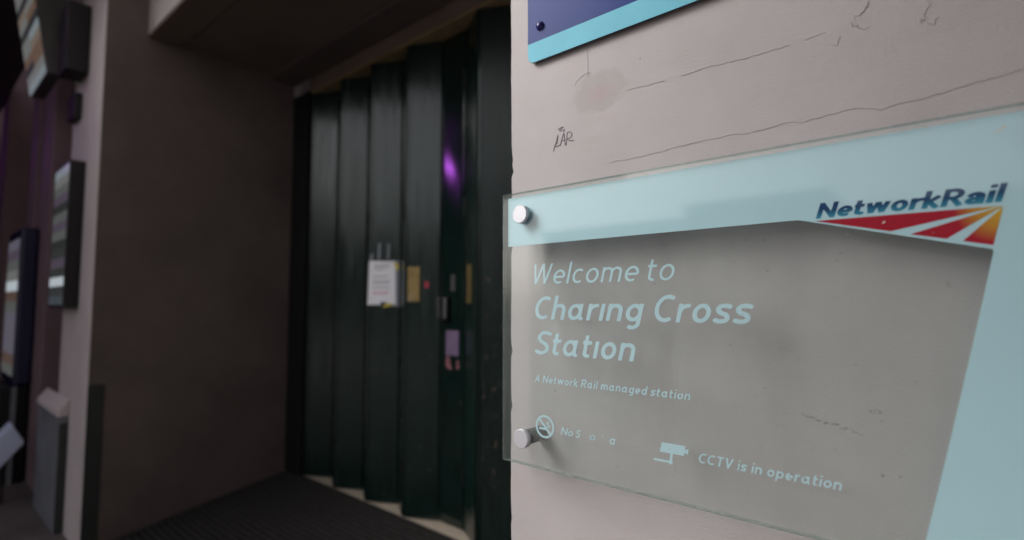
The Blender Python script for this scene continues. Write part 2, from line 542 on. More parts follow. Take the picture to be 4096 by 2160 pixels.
def glyph(ch, w, wd=1.0):
    """strokes and advance, cap height 1"""
    X, h = 0.675, w / 2
    bw = 0.58 * wd
    rx, ry, cx, cy = (bw - w) / 2, (X - w) / 2, bw / 2, X / 2

    def arch(x0, x1):
        m = (x0 + x1) / 2
        r = (x1 - x0) / 2
        return arc(m, X - h - r * 0.95, r, r * 0.95, 170, 0) + [(x1, 0)]
    if ch == 'o':
        return [arc(cx, cy, rx, ry, 0, 360, 40)], bw
    if ch == 'c':
        return [arc(cx, cy, rx, ry, 52, 306)], bw * 0.86
    if ch == 'e':
        return [arc(cx, cy, rx, ry, -2, 304, 36), [(cx - rx, cy - 0.01), (cx + rx, cy - 0.01)]], bw * 0.97
    if ch == 'a':
        return [arc(cx, cy, rx, ry, 0, 360, 40), [(bw - h, X), (bw - h, 0.16)] + arc(bw - h + 0.13, 0.16, 0.13, 0.16 - h * 0.8, 180, 262, 8)], bw + 0.10
    if ch == 'q':      # plain single storey a without a tail
        return [arc(cx, cy, rx, ry, 0, 360, 40), [(bw - h, X), (bw - h, 0)]], bw
    if ch == 'A2':     # two storey a
        b2 = bw * 1.02
        return [arc(b2 / 2, X - h - 0.2, b2 / 2 - h, 0.2, 155, 0, 16) + [(b2 - h, 0)],
                arc(b2 * 0.46, 0.205, b2 * 0.46 - h, 0.205 - h, 25, 335, 30), [(b2 * 0.5, 0.41 - h * 0.35), (b2 - h, 0.41 - h * 0.2)]], b2
    if ch == 'd':
        return [arc(cx, cy, rx, ry, 0, 360, 40), [(bw - h, 1.02), (bw - h, 0)]], bw
    if ch == 'p':
        return [arc(cx, cy, rx, ry, 0, 360, 40), [(h, X), (h, -0.30)]], bw
    if ch == 'g':
        return [arc(cx, cy, rx, ry, 0, 360, 40), [(bw - h, X), (bw - h, -0.06)] + arc(bw - h - 0.20, -0.06, 0.20, 0.24 - h, 0, -125, 16)], bw
    if ch == 'n':
        x1 = 0.56 * wd - h
        return [[(h, X), (h, 0)], arch(h, x1)], 0.56 * wd
    if ch == 'h':
        x1 = 0.56 * wd - h
        return [[(h, 1.02), (h, 0)], arch(h, x1)], 0.56 * wd
    if ch == 'm':
        a = 0.43 * wd
        return [[(h, X), (h, 0)], arch(h, h + a - h), arch(h + a - h, h + 2 * (a - h))], 2 * a
    if ch == 'r':
        return [[(h, X), (h, 0)], arc(h + 0.25, X - h - 0.26, 0.25, 0.26, 172, 82, 14)], 0.37 * wd
    if ch == 'ı':
        return [[(h, X), (h, 0)]], w
    if ch == 'i':
        return [[(h, X), (h, 0)], [(h, 0.99 - w * 0.95), (h, 0.99)]], w
    if ch == 'l':
        return [[(h, 1.02), (h, 0)]], w
    if ch == 't':
        s0 = 0.13
        return [[(s0, 0.90), (s0, 0.17)] + arc(s0 + 0.17, 0.17, 0.17, 0.17 - h, 180, 275, 10), [(0, X - h), (0.36 * wd, X - h)]], 0.37 * wd
    if ch in 'sS':
        H = X if ch == 's' else 1.0
        W_ = (0.47 if ch == 's' else 0.60) * wd
        P = [(W_ - h * 0.7, H - h - 0.05 * H), (W_ * 0.62, H - h), (W_ * 0.30, H - h - 0.03 * H), (h, H * 0.72), (W_ * 0.30, H * 0.56), (W_ * 0.70, H * 0.44), (W_ - h, H * 0.27), (W_ * 0.72, h + 0.03 * H), (W_ * 0.36, h), (h * 0.5, h + 0.06 * H)]
        return [spline(P)], W_
    if ch == 'C':
        W_ = 0.74 * wd
        return [arc(W_ * 0.56, 0.5, W_ * 0.56 - h, 0.5 - h, 58, 302, 34)], W_ * 0.92
    if ch == 'T':
        W_ = 0.62 * wd
        return [[(0, 1 - h), (W_, 1 - h)], [(W_ / 2, 1 - h), (W_ / 2, 0)]], W_
    if ch == 'V':
        W_ = 0.70 * wd
        return [[(h, 1), (W_ / 2, h * 0.3), (W_ - h, 1)]], W_
    if ch == 'W':
        W_ = 1.02 * wd
        return [[(h, 1), (W_ * 0.26, h * 0.3)], [(W_ * 0.26, h * 0.3), (W_ * 0.5, 1)], [(W_ * 0.5, 1), (W_ * 0.74, h * 0.3)], [(W_ * 0.74, h * 0.3), (W_ - h, 1)]], W_
    if ch == 'w':
        W_ = 0.86 * wd
        return [[(h, X), (W_ * 0.27, h * 0.5)], [(W_ * 0.27, h * 0.5), (W_ * 0.5, X)], [(W_ * 0.5, X), (W_ * 0.73, h * 0.5)], [(W_ * 0.73, h * 0.5), (W_ - h, X)]], W_
    if ch == 'A':
        W_ = 0.70 * wd
        return [[(h, 0), (W_ / 2, 1 - h * 0.3), (W_ - h, 0)], [(W_ * 0.22, 0.32), (W_ * 0.78, 0.32)]], W_
    if ch == 'N':
        W_ = 0.74 * wd
        return [[(h, 0), (h, 1)], [(h, 1 - h * 0.6), (W_ - h, h * 0.6)], [(W_ - h, 0), (W_ - h, 1)]], W_
    if ch == 'R':
        W_ = 0.64 * wd
        r = 0.27 - h * 0.5
        return [[(h, 0), (h, 1)], [(h, 1 - h), (W_ - h - r, 1 - h)] + arc(W_ - h - r, 1 - h - r, r, r, 90, -90, 16) + [(h, 1 - h - 2 * r)], [(W_ * 0.5, 1 - h - 2 * r), (W_ - h * 0.4, 0)]], W_ + 0.02
    if ch == 'k':
        W_ = 0.55 * wd
        return [[(h, 1.02), (h, 0)], [(W_ - h * 0.6, X), (h * 1.2, X * 0.44)], [(W_ * 0.36, X * 0.55), (W_ - h * 0.5, 0)]], W_
    if ch == '.':
        return [[(h, 0.78), (h, 0.78 + w)]], w
    return [], 0.3


def stroke_sdf(PX, PY, strokes, w):
    best = np.full(PX.shape, 9.0)
    for s in strokes:
        closed = abs(s[0][0] - s[-1][0]) + abs(s[0][1] - s[-1][1]) < 1e-6
        k = len(s) - 1
        for i in range(k):
            (ax, ay), (bx, by) = s[i], s[i + 1]
            L = math.hypot(bx - ax, by - ay)
            if L < 1e-7:
                continue
            tx, ty = (bx - ax) / L, (by - ay) / L
            al = (PX - ax) * tx + (PY - ay) * ty
            pe = np.abs((PX - ax) * ty - (PY - ay) * tx)
            o0 = np.maximum(-al, 0)
            o1 = np.maximum(al - L, 0)
            d = np.hypot(pe, np.maximum(o0, o1)) - w / 2
            if i == 0 and not closed:
                d = np.maximum(d, -al)
            if i == k - 1 and not closed:
                d = np.maximum(d, al - L)
            best = np.minimum(best, d)
    return best


def field_mesh(name, D, xs, zs, y0, th):
    """marching squares of D<0 on the grid (columns xs, rows zs) -> front sheet facing -y with a thin rim"""
    verts, faces, vid = [], [], {}

    def vert(p):
        k = (round(p[0], 6), round(p[1], 6))
        if k not in vid:
            vid[k] = len(verts)
            verts.append(k)
        return vid[k]
    ny, nx = D.shape
    for j in range(ny - 1):
        run = None
        for i in range(nx - 1):
            q = [(i, j), (i + 1, j), (i + 1, j + 1), (i, j + 1)]
            d = [D[b, a] for a, b in q]
            ins = [v < 0 for v in d]
            if all(ins):
                if run is None:
                    run = i
                continue
            if run is not None:
                faces.append([vert((xs[k], zs[j])) for k in range(run, i + 1)] + [vert((xs[k], zs[j + 1])) for k in range(i, run - 1, -1)])
                run = None
            if not any(ins):
                continue
            poly = []
            for k in range(4):
                a, b = q[k], q[(k + 1) % 4]
                da, db = d[k], d[(k + 1) % 4]
                if da < 0:
                    poly.append((xs[a[0]], zs[a[1]]))
                if (da < 0) != (db < 0):
                    t = da / (da - db)
                    poly.append((xs[a[0]] + (xs[b[0]] - xs[a[0]]) * t, zs[a[1]] + (zs[b[1]] - zs[a[1]]) * t))
            ids = []
            for p in poly:
                v = vert(p)
                if v not in ids:
                    ids.append(v)
            if len(ids) > 2:
                faces.append(ids)
    me = bpy.data.meshes.new(name)
    me.from_pydata([(x, y0, z) for x, z in verts], [], faces)
    bm = bmesh.new()
    bm.from_mesh(me)
    bpy.data.meshes.remove(me)
    bm.normal_update()
    for f in bm.faces:
        if f.normal.y > 0:
            f.normal_flip()
    r = bmesh.ops.extrude_face_region(bm, geom=bm.faces[:])
    bmesh.ops.translate(bm, vec=(0, th, 0), verts=[v for v in r['geom'] if isinstance(v, bmesh.types.BMVert)])
    bmesh.ops.recalc_face_normals(bm, faces=bm.faces[:])
    return finish(bm, name)


def text_mesh(name, chars, x0, x1, base, cap, w, y, shear=0.215, wd=1.0, gap=0.13, res=34, th=0.0003, space=0.30):
    strokes, cur = [], 0.0
    for ch in chars:
        if ch == ' ':
            cur += space
            continue
        g, adv = glyph(ch, w, wd)
        strokes.append([[(p[0] + cur, p[1]) for p in s] for s in g])
        cur += adv + gap
    total = cur - gap
    h = 1.0 / res
    lo, hi = -0.38, 1.12
    xs = np.arange(-0.1, total + 0.15, h)
    zs = np.arange(lo, hi, h)
    PX, PZ = np.meshgrid(xs, zs)
    D = np.full(PX.shape, 9.0)
    for g in strokes:
        D = np.minimum(D, stroke_sdf(PX, PZ, g, w))
    ins = np.argwhere(D < 0)
    sx = np.array([xs[i] + shear * zs[j] for j, i in ins])
    a, b = sx.min(), sx.max()
    k = (x1 - x0) / (b - a)
    me = field_mesh(name, D, xs, zs, y, th)
    for v in me.vertices:
        v.co.x = x0 + (v.co.x + shear * v.co.z - a) * k
        v.co.z = base + v.co.z * cap
    return me


def ribbon(name, pts, widths, y, m, parent, th=0.0006):
    """a thin irregular strip in the wall plane"""
    k = len(pts)
    A, B = [], []
    for i, p in enumerate(pts):
        q0, q1 = pts[max(0, i - 1)], pts[min(k - 1, i + 1)]
        dx, dz = q1[0] - q0[0], q1[1] - q0[1]
        L = math.hypot(dx, dz) or 1
        nx, nz = -dz / L, dx / L
        A.append((p[0] + nx * widths[i] / 2, y, p[1] + nz * widths[i] / 2))
        B.append((p[0] - nx * widths[i] / 2, y, p[1] - nz * widths[i] / 2))
    vs = A + B + [(a[0], y + th, a[2]) for a in A] + [(b[0], y + th, b[2]) for b in B]
    fs = []
    for i in range(k - 1):
        fs.append((i, k + i, k + i + 1, i + 1))
        fs.append((i, i + 1, 2 * k + i + 1, 2 * k + i))
        fs.append((k + i + 1, k + i, 3 * k + i, 3 * k + i + 1))
    me = bpy.data.meshes.new(name)
    me.from_pydata(vs, [], fs)
    bm = bmesh.new()
    bm.from_mesh(me)
    bmesh.ops.recalc_face_normals(bm, faces=bm.faces[:])
    bm.to_mesh(me)
    bm.free()
    return link(name, me, m, parent)


def crooked(P, step=0.006, amp=0.0012):
    out = []
    for (a, b), (c, d) in zip(P, P[1:]):
        k = max(1, int(math.hypot(c - a, d - b) / step))
        for i in range(k):
            t = i / k
            out.append((a + (c - a) * t + random.uniform(-amp, amp) * 0.5, b + (d - b) * t + random.uniform(-amp, amp)))
    out.append(P[-1])
    return out


# ------------------------------------------------------------------ ground
g = box('pavement', -60, 40, -60, -0.002, -0.6, -0.17, 'pavement')
g['kind'] = 'structure'
g = box('pavement', -40, -4.2, -0.002, 1.0, -0.6, -0.171, 'pavement')
g['kind'] = 'structure'
r = prism('entrance_ramp', [(0.0, -0.60), (1.314, -0.60), (1.314, 0.036), (0.0, -0.168)], 'x', -4.184, -0.70, 'pavement')
r['kind'] = 'structure'

# ------------------------------------------------------------------ station building
B = thing('station_building', 'pink painted station frontage with a deep dark doorway between two piers', 'building', (0, 0, 0))
JX, FX = -0.6955, -4.2


def rough_wall():
    # the near wall as stacked levels so that its painted arris wanders and is knocked about a little
    zs_ = [-0.6, 0.4] + [0.8 + 0.012 * i for i in range(112)] + [2.4, 6.2]
    bm = bmesh.new()
    rows, drift, chip = [], 0.0, 0.0
    for z_ in zs_:
        drift = drift * 0.9 + random.gauss(0, 0.00035)
        chip = random.uniform(0.0012, 0.003) if random.random() < 0.09 else chip * 0.35
        c_ = JX + drift + chip
        r_ = 0.006 + chip
        pts_ = [(JX + drift * 0.5, 1.6), (c_, r_ * 1.6), (c_ + r_ * 0.12, r_ * 0.8), (c_ + r_ * 0.45, r_ * 0.28), (c_ + r_, 0.0), (3.0, 0.0), (3.0, 1.6)]
        rows.append([bm.verts.new((px, py, z_)) for px, py in pts_])
    for a_, b_ in zip(rows, rows[1:]):
        for q_ in range(7):
            bm.faces.new((a_[q_], a_[(q_ + 1) % 7], b_[(q_ + 1) % 7], b_[q_]))
    bm.faces.new(rows[0])
    bm.faces.new(rows[-1][::-1])
    bmesh.ops.recalc_face_normals(bm, faces=bm.faces[:])
    for f in bm.faces:
        f.smooth = abs(f.normal.z) < 0.5 and f.calc_area() < 0.01
    link('wall', finish(bm, 'wall'), 'wall_paint', B)


rough_wall()
box('wall', 0.42, 1.1, -6.0, -0.004, -0.6, 6.2, 'pier_paint', B)
box('pier', -5.06, FX, 0, 1.6, -0.6, 6.2, 'pier_paint', B, 0.008, 3)
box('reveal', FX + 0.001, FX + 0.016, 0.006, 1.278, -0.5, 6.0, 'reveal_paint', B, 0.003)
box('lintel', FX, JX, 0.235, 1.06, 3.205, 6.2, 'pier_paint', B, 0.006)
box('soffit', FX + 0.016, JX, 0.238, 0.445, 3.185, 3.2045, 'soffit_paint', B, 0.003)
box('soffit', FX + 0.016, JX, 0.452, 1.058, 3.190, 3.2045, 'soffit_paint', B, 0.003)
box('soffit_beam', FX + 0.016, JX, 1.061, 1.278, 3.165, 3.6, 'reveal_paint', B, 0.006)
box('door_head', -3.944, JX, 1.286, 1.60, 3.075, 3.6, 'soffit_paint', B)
box('gate_track', -3.944, JX, 1.296, 1.46, 3.056, 3.0745, 'track_wood', B)
box('threshold', FX + 0.016, JX, 1.3145, 1.60, -0.3, 0.044, 'cream_stone', B, 0.004)
box('void_block', FX + 0.0005, -3.945, 1.279, 1.58, 0.0445, 3.074, 'black_paint', B)  # black block standing in for the dark void beside the gate
box('back_wall', FX, JX, 1.60, 1.7, -0.3, 3.6, 'black_paint', B)
box('kick_plate', FX + 0.0165, FX + 0.024, 0.002, 0.085, -0.15, 0.855, 'dark_guard', B, 0.002)
# the frontage further along: piers with dark recesses between
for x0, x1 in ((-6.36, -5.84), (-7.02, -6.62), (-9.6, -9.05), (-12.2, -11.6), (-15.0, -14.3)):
    box('pier', x0, x1, 0, 0.5, -0.6, 6.2, 'pier_shaded', B, 0.01)
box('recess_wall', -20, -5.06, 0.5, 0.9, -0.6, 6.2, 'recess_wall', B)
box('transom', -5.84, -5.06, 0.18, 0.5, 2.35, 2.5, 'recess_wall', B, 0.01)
cn = box('canopy', -20, -5.25, -9.0, -0.01, 3.95, 4.1, 'canopy_steel', B)
box('shade_wall', -20.4, -20.0, -9.0, 0.9, -0.6, 4.1, 'recess_wall', B)  # unseen end wall, added to cut the light on the far frontage
box('shade_wall', -20.0, -7.2, -4.3, -4.0, -0.6, 3.95, 'recess_wall', B)  # added out of view to darken the far piers
box('shade_ledge', -5.24, -3.0, -1.0, -0.003, 3.96, 4.08, 'canopy_steel', B)  # unseen ledge put in to keep sun off the pier top and lintel
box('shade_screen', -0.55, 0.419, -3.1, -2.95, -0.6, 1.95, 'recess_wall', B)  # unseen blocker, added to darken the sign's right side and its reflection
box('shade_low_wall', -2.0, 0.419, -2.9, -2.75, -0.6, 1.2, 'recess_wall', B)  # added low blocker out of view, stops low light on the sign's bottom right
# unseen roof added to shade the wall's right side, its edge skewed for that
for za, zb_ in ((2.64, 2.74),):
    bm = bmesh.new()
    pl_ = [(-0.05, -0.006), (-2.14, -2.32), (3.0, -2.9), (3.0, -0.006)]
    lo_ = [bm.verts.new((px, py, za)) for px, py in pl_]
    hi_ = [bm.verts.new((px, py, zb_)) for px, py in pl_]
    bm.faces.new(lo_)
    bm.faces.new(hi_[::-1])
    for q_ in range(4):
        bm.faces.new((lo_[q_], hi_[q_], hi_[(q_ + 1) % 4], lo_[(q_ + 1) % 4]))
    bmesh.ops.recalc_face_normals(bm, faces=bm.faces[:])
    link('shade_roof', finish(bm, 'shade_roof'), 'canopy_steel', B)

# cracks, blisters and the marker scrawl on the wall by the sign
y = -0.0005


def crack(P, wmax, m='crack', dash=0.0, step=0.006, amp=0.0012):
    pts = crooked(P, step, amp)
    k = len(pts)
    w = [0.85 * wmax * (0.2 + 0.8 * random.random()) * min(1, 4 * i / k + 0.15, 4 * (k - 1 - i) / k + 0.15) for i in range(k)]
    if not dash:
        ribbon('crack', pts, w, y, m, B)
        return
    i = 0
    while i < k - 3:
        L = random.randint(3, 9)
        if random.random() > dash:
            ribbon('crack', pts[i:i + L + 1], w[i:i + L + 1], y, m, B)
        i += L


crack([(-.4305, 1.7264), (-.3853, 1.7247), (-.3396, 1.723), (-.2842, 1.7255), (-.2363, 1.7218), (-.1865, 1.7227), (-.1309, 1.7258)], 0.0017, 'crack', 0.45)
crack([(-.4639, 1.6064), (-.3875, 1.6065), (-.3253, 1.6111), (-.2808, 1.6116)], 0.0010, 'crack_soft', 0.0)
crack([(-.2808, 1.6116), (-.2538, 1.6122), (-.2365, 1.6085), (-.2059, 1.6102), (-.1794, 1.6137), (-.1617, 1.6096), (-.142, 1.6107), (-.1159, 1.6142), (-.0956, 1.6133), (-.0742, 1.6053), (-.0472, 1.609), (-.0275, 1.609), (.001, 1.6138), (.0311, 1.6162), (.08, 1.622)], 0.0010, 'crack', 0.0, 0.007, 0.0014)
crack([(-.0732, 1.760), (-.0867, 1.7378), (-.1027, 1.7299)], 0.0020, 'crack', 0.3, 0.003, 0.004)
crack([(-.1027, 1.7299), (-.094, 1.721), (-.0854, 1.7128), (-.081, 1.716)], 0.0020, 'crack', 0.2, 0.003, 0.004)
crack([(-.1027, 1.7299), (-.108, 1.716), (-.1174, 1.7058), (-.123, 1.706)], 0.0014, 'crack_soft', 0.3, 0.003, 0.004)
crack([(-.0188, 1.745), (-.022, 1.722), (-.0317, 1.6993), (-.0542, 1.6928)], 0.0024, 'crack', 0.2, 0.003, 0.004)
crack([(-.030, 1.703), (-.018, 1.699), (-.012, 1.703)], 0.0016, 'crack_soft', 0.2, 0.003, 0.004)
crack([(-.5075, 1.822), (-.5068, 1.79), (-.5066, 1.772)], 0.0011, 'crack_soft', 0.2)
crack([(-.535, 1.764), (-.531, 1.772), (-.515, 1.780), (-.487, 1.778), (-.464, 1.771)], 0.0016, 'crack_soft', 0.15)
gt = [([(-.5746, 1.6884), (-.570, 1.6915), (-.562, 1.692), (-.567, 1.6895), (-.5705, 1.6862), (-.566, 1.685), (-.559, 1.6865), (-.562, 1.682)], 0.0012),
      ([(-.5857, 1.6495), (-.580, 1.663), (-.5746, 1.6786), (-.5775, 1.664), (-.5828, 1.6600), (-.580, 1.6575), (-.571, 1.6585)], 0.0016),
      ([(-.570, 1.6570), (-.566, 1.668), (-.561, 1.6795), (-.5595, 1.668), (-.558, 1.6560)], 0.0016),
      ([(-.567, 1.665), (-.557, 1.6665)], 0.0014),
      ([(-.5560, 1.6560), (-.5545, 1.667), (-.553, 1.6785), (-.547, 1.6790), (-.543, 1.6745), (-.5450, 1.6685), (-.5530, 1.6670), (-.547, 1.6625), (-.5379, 1.6613)], 0.0016)]
for P, w in gt:
    q = spline(P, 6)
    ribbon('marker_scrawl', q, [w * (0.7 + 0.5 * random.random()) for _ in q], -0.0006, 'marker_ink', B)

# ------------------------------------------------------------------ entrance mat
mt = thing('entrance_mat', 'dark ribbed entrance mat sloping up to the folding gate', 'mat', (0, 0, 0))
SL = 0.204 / 1.314


def on_ramp(yy, dz):
    return -0.168 + SL * yy + dz


prism('backing', [(0.10, on_ramp(0.10, 0.002)), (1.313, on_ramp(1.313, 0.002)), (1.313, on_ramp(1.313, 0.008)), (0.10, on_ramp(0.10, 0.008))], 'x', -4.17, -0.72, 'mat_base', mt)
rib = None
k = 0
yy = 0.112
while yy < 1.305:
    if rib is None:
        bm = bmesh.new()
        box_bm(bm, -4.165, -0.725, -0.011, 0.011, -0.001, 0.010)
        bmesh.ops.bevel(bm, geom=[e for e in bm.edges if abs(e.verts[0].co.x - e.verts[1].co.x) > 1], offset=0.003, segments=1, affect='EDGES')
        rib = link('rib', finish(bm, 'rib'), 'mat_rib', mt)
        o = rib
    else:
        o = rib.copy()
        COL.objects.link(o)
    o.location = (0, yy, on_ramp(yy, 0.008))
    o.rotation_euler = (math.atan(SL), 0, 0)
    yy += 0.038

# ------------------------------------------------------------------ folding gate
G = thing('folding_gate', 'dark green concertina folding gate closed across the doorway', 'gate', (-2.3, 1.36, 0.045))
PTS = [(-3.92, 1.30), (-3.71, 1.41), (-3.50, 1.30), (-3.30, 1.41), (-3.11, 1.30), (-2.90, 1.41), (-2.71, 1.30), (-2.49, 1.41), (-2.27, 1.405), (-2.06, 1.29), (-1.82, 1.41), (-1.60, 1.30), (-1.38, 1.41), (-1.16, 1.30), (-0.94, 1.41), (-0.71, 1.35)]


def on_panel(o, i, u, off=0.0, z=0.0):
    a, b = Vector(PTS[i]), Vector(PTS[i + 1])
    t = (b - a).normalized()
    nrm = Vector((t.y, -t.x))
    p = a + t * u + nrm * off
    o.location = (p.x, p.y, z)
    o.rotation_euler = (0, 0, math.atan2(t.y, t.x))
    return o


for i in range(len(PTS) - 1):
    a, b = Vector(PTS[i]), Vector(PTS[i + 1])
    L = (b - a).length
    bm = bmesh.new()
    e = 0.006
    box_bm(bm, e, L - e, 0.0, 0.032, 0.049, 3.05)
    bmesh.ops.bevel(bm, geom=bm.edges[:], offset=0.005, segments=2, affect='EDGES')
    p = link('panel', finish(bm, 'panel'), 'gate_scuffed' if i == 9 else 'gate_gloss' if i == 7 else 'gate_paint', None)
    on_panel(p, i, 0)
    adopt(p, G)
    # edge stiles and hinge knuckles
    for u0, u1 in ((e + 0.001, e + 0.016), (L - e - 0.016, L - e - 0.001)):
        bm = bmesh.new()
        box_bm(bm, u0, u1, -0.004, -0.0002, 0.06, 3.04)
        s = link('stile', finish(bm, 'stile'), 'gate_paint', p)
    if i in (1, 3, 5, 7, 9):
        for zz in (0.35, 1.95, 2.75):
            h = lathe_y('hinge', [(0.0, -0.05), (0.008, -0.05), (0.008, 0.05), (0.0, 0.05)], 'black_paint', p, n=10)
            h.rotation_euler = (math.pi / 2, 0, 0)
            h.location = (L - 0.001, -0.006, zz)


def plate(name, i, u0, u1, z0, z1, m, off=0.001, th=0.003, parent=G, bev=0.0008):
    bm = bmesh.new()
    box_bm(bm, u0, u1, -th - off, -off, z0, z1)
    if bev:
        bmesh.ops.bevel(bm, geom=bm.edges[:], offset=bev, segments=1, affect='EDGES')
    o = link(name, finish(bm, name), m)
    on_panel(o, i, 0)
    if parent:
        adopt(o, parent)
    return o


plate('lock_plate', 6, 0.022, 0.104, 1.375, 1.597, 'brass')
plate('lock_plate', 6, 0.024, 0.068, 1.378, 1.428, 'track_wood', off=0.0042, th=0.001, bev=0)
plate('lock_plate', 8, 0.05, 0.14, 1.365, 1.592, 'brass')
plate('pull_handle', 7, 0.0, 0.085, 1.262, 1.405, 'black_paint', th=0.02)
plate('pull_handle', 7, 0.060, 0.085, 1.275, 1.398, 'steel', off=0.0215, th=0.012, bev=0.003)
plate('pull_handle', 7, 0.006, 0.018, 1.275, 1.398, 'steel', off=0.0215, th=0.012, bev=0.003)
plate('maker_plate', 7, 0.095, 0.135, 1.44, 1.54, 'casing_grey')
# chipped paint on the last panel in view
for k in range(26):
    u = random.gauss(0.075, 0.028)
    z = random.choice([random.uniform(0.35, 1.0), random.uniform(0.9, 1.5)])
    s = random.uniform(0.004, 0.013)
    plate('paint_chip', 9, u, u + s, z, z + s * random.uniform(0.8, 2.4), 'chip_brown', off=0.0004, th=0.0004, bev=0)
for k in range(14):
    i = random.choice([6, 7, 6, 7, 4])
    u = random.uniform(0.03, 0.19)
    z = random.uniform(0.3, 1.1)
    s = random.uniform(0.003, 0.008)
    plate('paint_chip', i, u, u + s, z, z + s * 1.6, 'chip_brown', off=0.0004, th=0.0004, bev=0)

# things stuck on the gate
nt_ = thing('paper_notice', 'white printed paper notice taped to the dark gate', 'notice')
on_panel(nt_, 4, 0.0)


def flat(name, parent, pts, y0, y1, m):
    return prism(name, pts, 'y', y0, y1, m, parent)


flat('sleeve', nt_, [(0.180, 1.345), (0.232, 1.345), (0.232, 1.655), (0.180, 1.655)], -0.006, -0.005, 'plastic_sleeve')
flat('sheet', nt_, [(0.002, 1.356), (0.10, 1.357), (0.108, 1.372), (0.15, 1.372), (0.15, 1.359), (0.210, 1.359), (0.203, 1.650), (0.010, 1.656)], -0.0085, -0.0075, 'paper')
for z, a, b, m in ((1.625, .04, .165, 'print_grey'), (1.610, .05, .160, 'print_grey'), (1.595, .045, .12, 'print_grey'), (1.545, .04, .15, 'print_grey'), (1.515, .04, .168, 'print_grey'), (1.500, .04, .160, 'print_grey'), (1.470, .035, .166, 'print_grey'), (1.440, .035, .16, 'print_red'), (1.428, .04, .15, 'print_red')):
    flat('print_line', nt_, [(a, z), (b, z), (b, z + 0.005), (a, z + 0.005)], -0.0092, -0.0088, m)
flat('tape', nt_, [(0.190, 1.645), (0.226, 1.63), (0.226, 1.585), (0.205, 1.60)], -0.0105, -0.0095, 'tape_yellow')
flat('tape', nt_, [(0.118, 1.338), (0.180, 1.350), (0.184, 1.368), (0.128, 1.358)], -0.0105, -0.0095, 'tape_yellow')
flat('tape', nt_, [(0.100, 1.352), (0.124, 1.345), (0.132, 1.372), (0.104, 1.378)], -0.0115, -0.0107, 'tape_black')
flat('tape', nt_, [(0.012, 1.66), (0.035, 1.66), (0.037, 1.71), (0.018, 1.70)], -0.006, -0.005, 'plastic_sleeve')
flat('tape', nt_, [(0.070, 1.665), (0.090, 1.665), (0.092, 1.78), (0.075, 1.77)], -0.006, -0.005, 'plastic_sleeve')
flat('tape', nt_, [(0.140, 1.665), (0.158, 1.665), (0.160, 1.775), (0.145, 1.77)], -0.006, -0.005, 'plastic_sleeve')
st = plate('sticker', 7, 0.055, 0.168, 1.050, 1.200, 'purple_sticker', th=0.001, parent=None, bev=0)
tag(st, 'faded purple rectangular sticker low on the gate', 'sticker')
st = thing('torn_sticker', 'torn pink scraps of sticker below the purple one', 'sticker')
on_panel(st, 7, 0.0)
flat('scrap', st, [(0.055, 0.985), (0.075, 0.968), (0.115, 0.965), (0.10, 0.99), (0.088, 1.045), (0.060, 1.045)], -0.003, -0.002, 'torn_pink')
flat('scrap', st, [(0.150, 0.970), (0.175, 0.975), (0.172, 1.02), (0.155, 1.03)], -0.003, -0.002, 'torn_pink')
st = plate('sticker', 6, 0.138, 0.164, 1.462, 1.502, 'red_sticker', th=0.001, parent=None, bev=0)
tag(st, 'tiny red sticker beside the brass lock plate', 'sticker')

# ------------------------------------------------------------------ glass welcome sign
S = thing('glass_sign', 'frosted glass Charing Cross Station welcome sign bolted to the pink wall', 'sign', (-0.29, -0.04, 1.07))


def sp(o):
    return adopt(o, S)


GX0, GX1, GZ0, GZ1, YF, YB = -0.670, 0.110, 1.0715, 1.569, -0.050, -0.040
bm = bmesh.new()
box_bm(bm, GX0, GX1, YF, YB, GZ0, GZ1)
bmesh.ops.bevel(bm, geom=bm.edges[:], offset=0.0012, segments=2, affect='EDGES')
bm.normal_update()
for f in bm.faces:
    f.material_index = (0 if f.normal.y < 0 else 2) if abs(f.normal.y) > 0.98 and f.calc_area() > 0.05 else 1
sp(link('pane', finish(bm, 'pane'), ['sign_glass', 'glass_edge', 'sign_glass_back']))
YT = YB - 0.0014
band = [(-0.6635, 1.5620), (0.1035, 1.5620), (0.1035, 1.0780), (-0.0520, 1.0780), (-0.0465, 1.1010), (-0.0250, 1.1960), (-0.0050, 1.2870), (0.0120, 1.3660), (0.0224, 1.4160), (0.0218, 1.4186), (-0.163, 1.4690), (-0.6635, 1.4695)]
sp(prism('aqua_panel', band, 'y', YT, YT + 0.0008, 'aqua_film'))
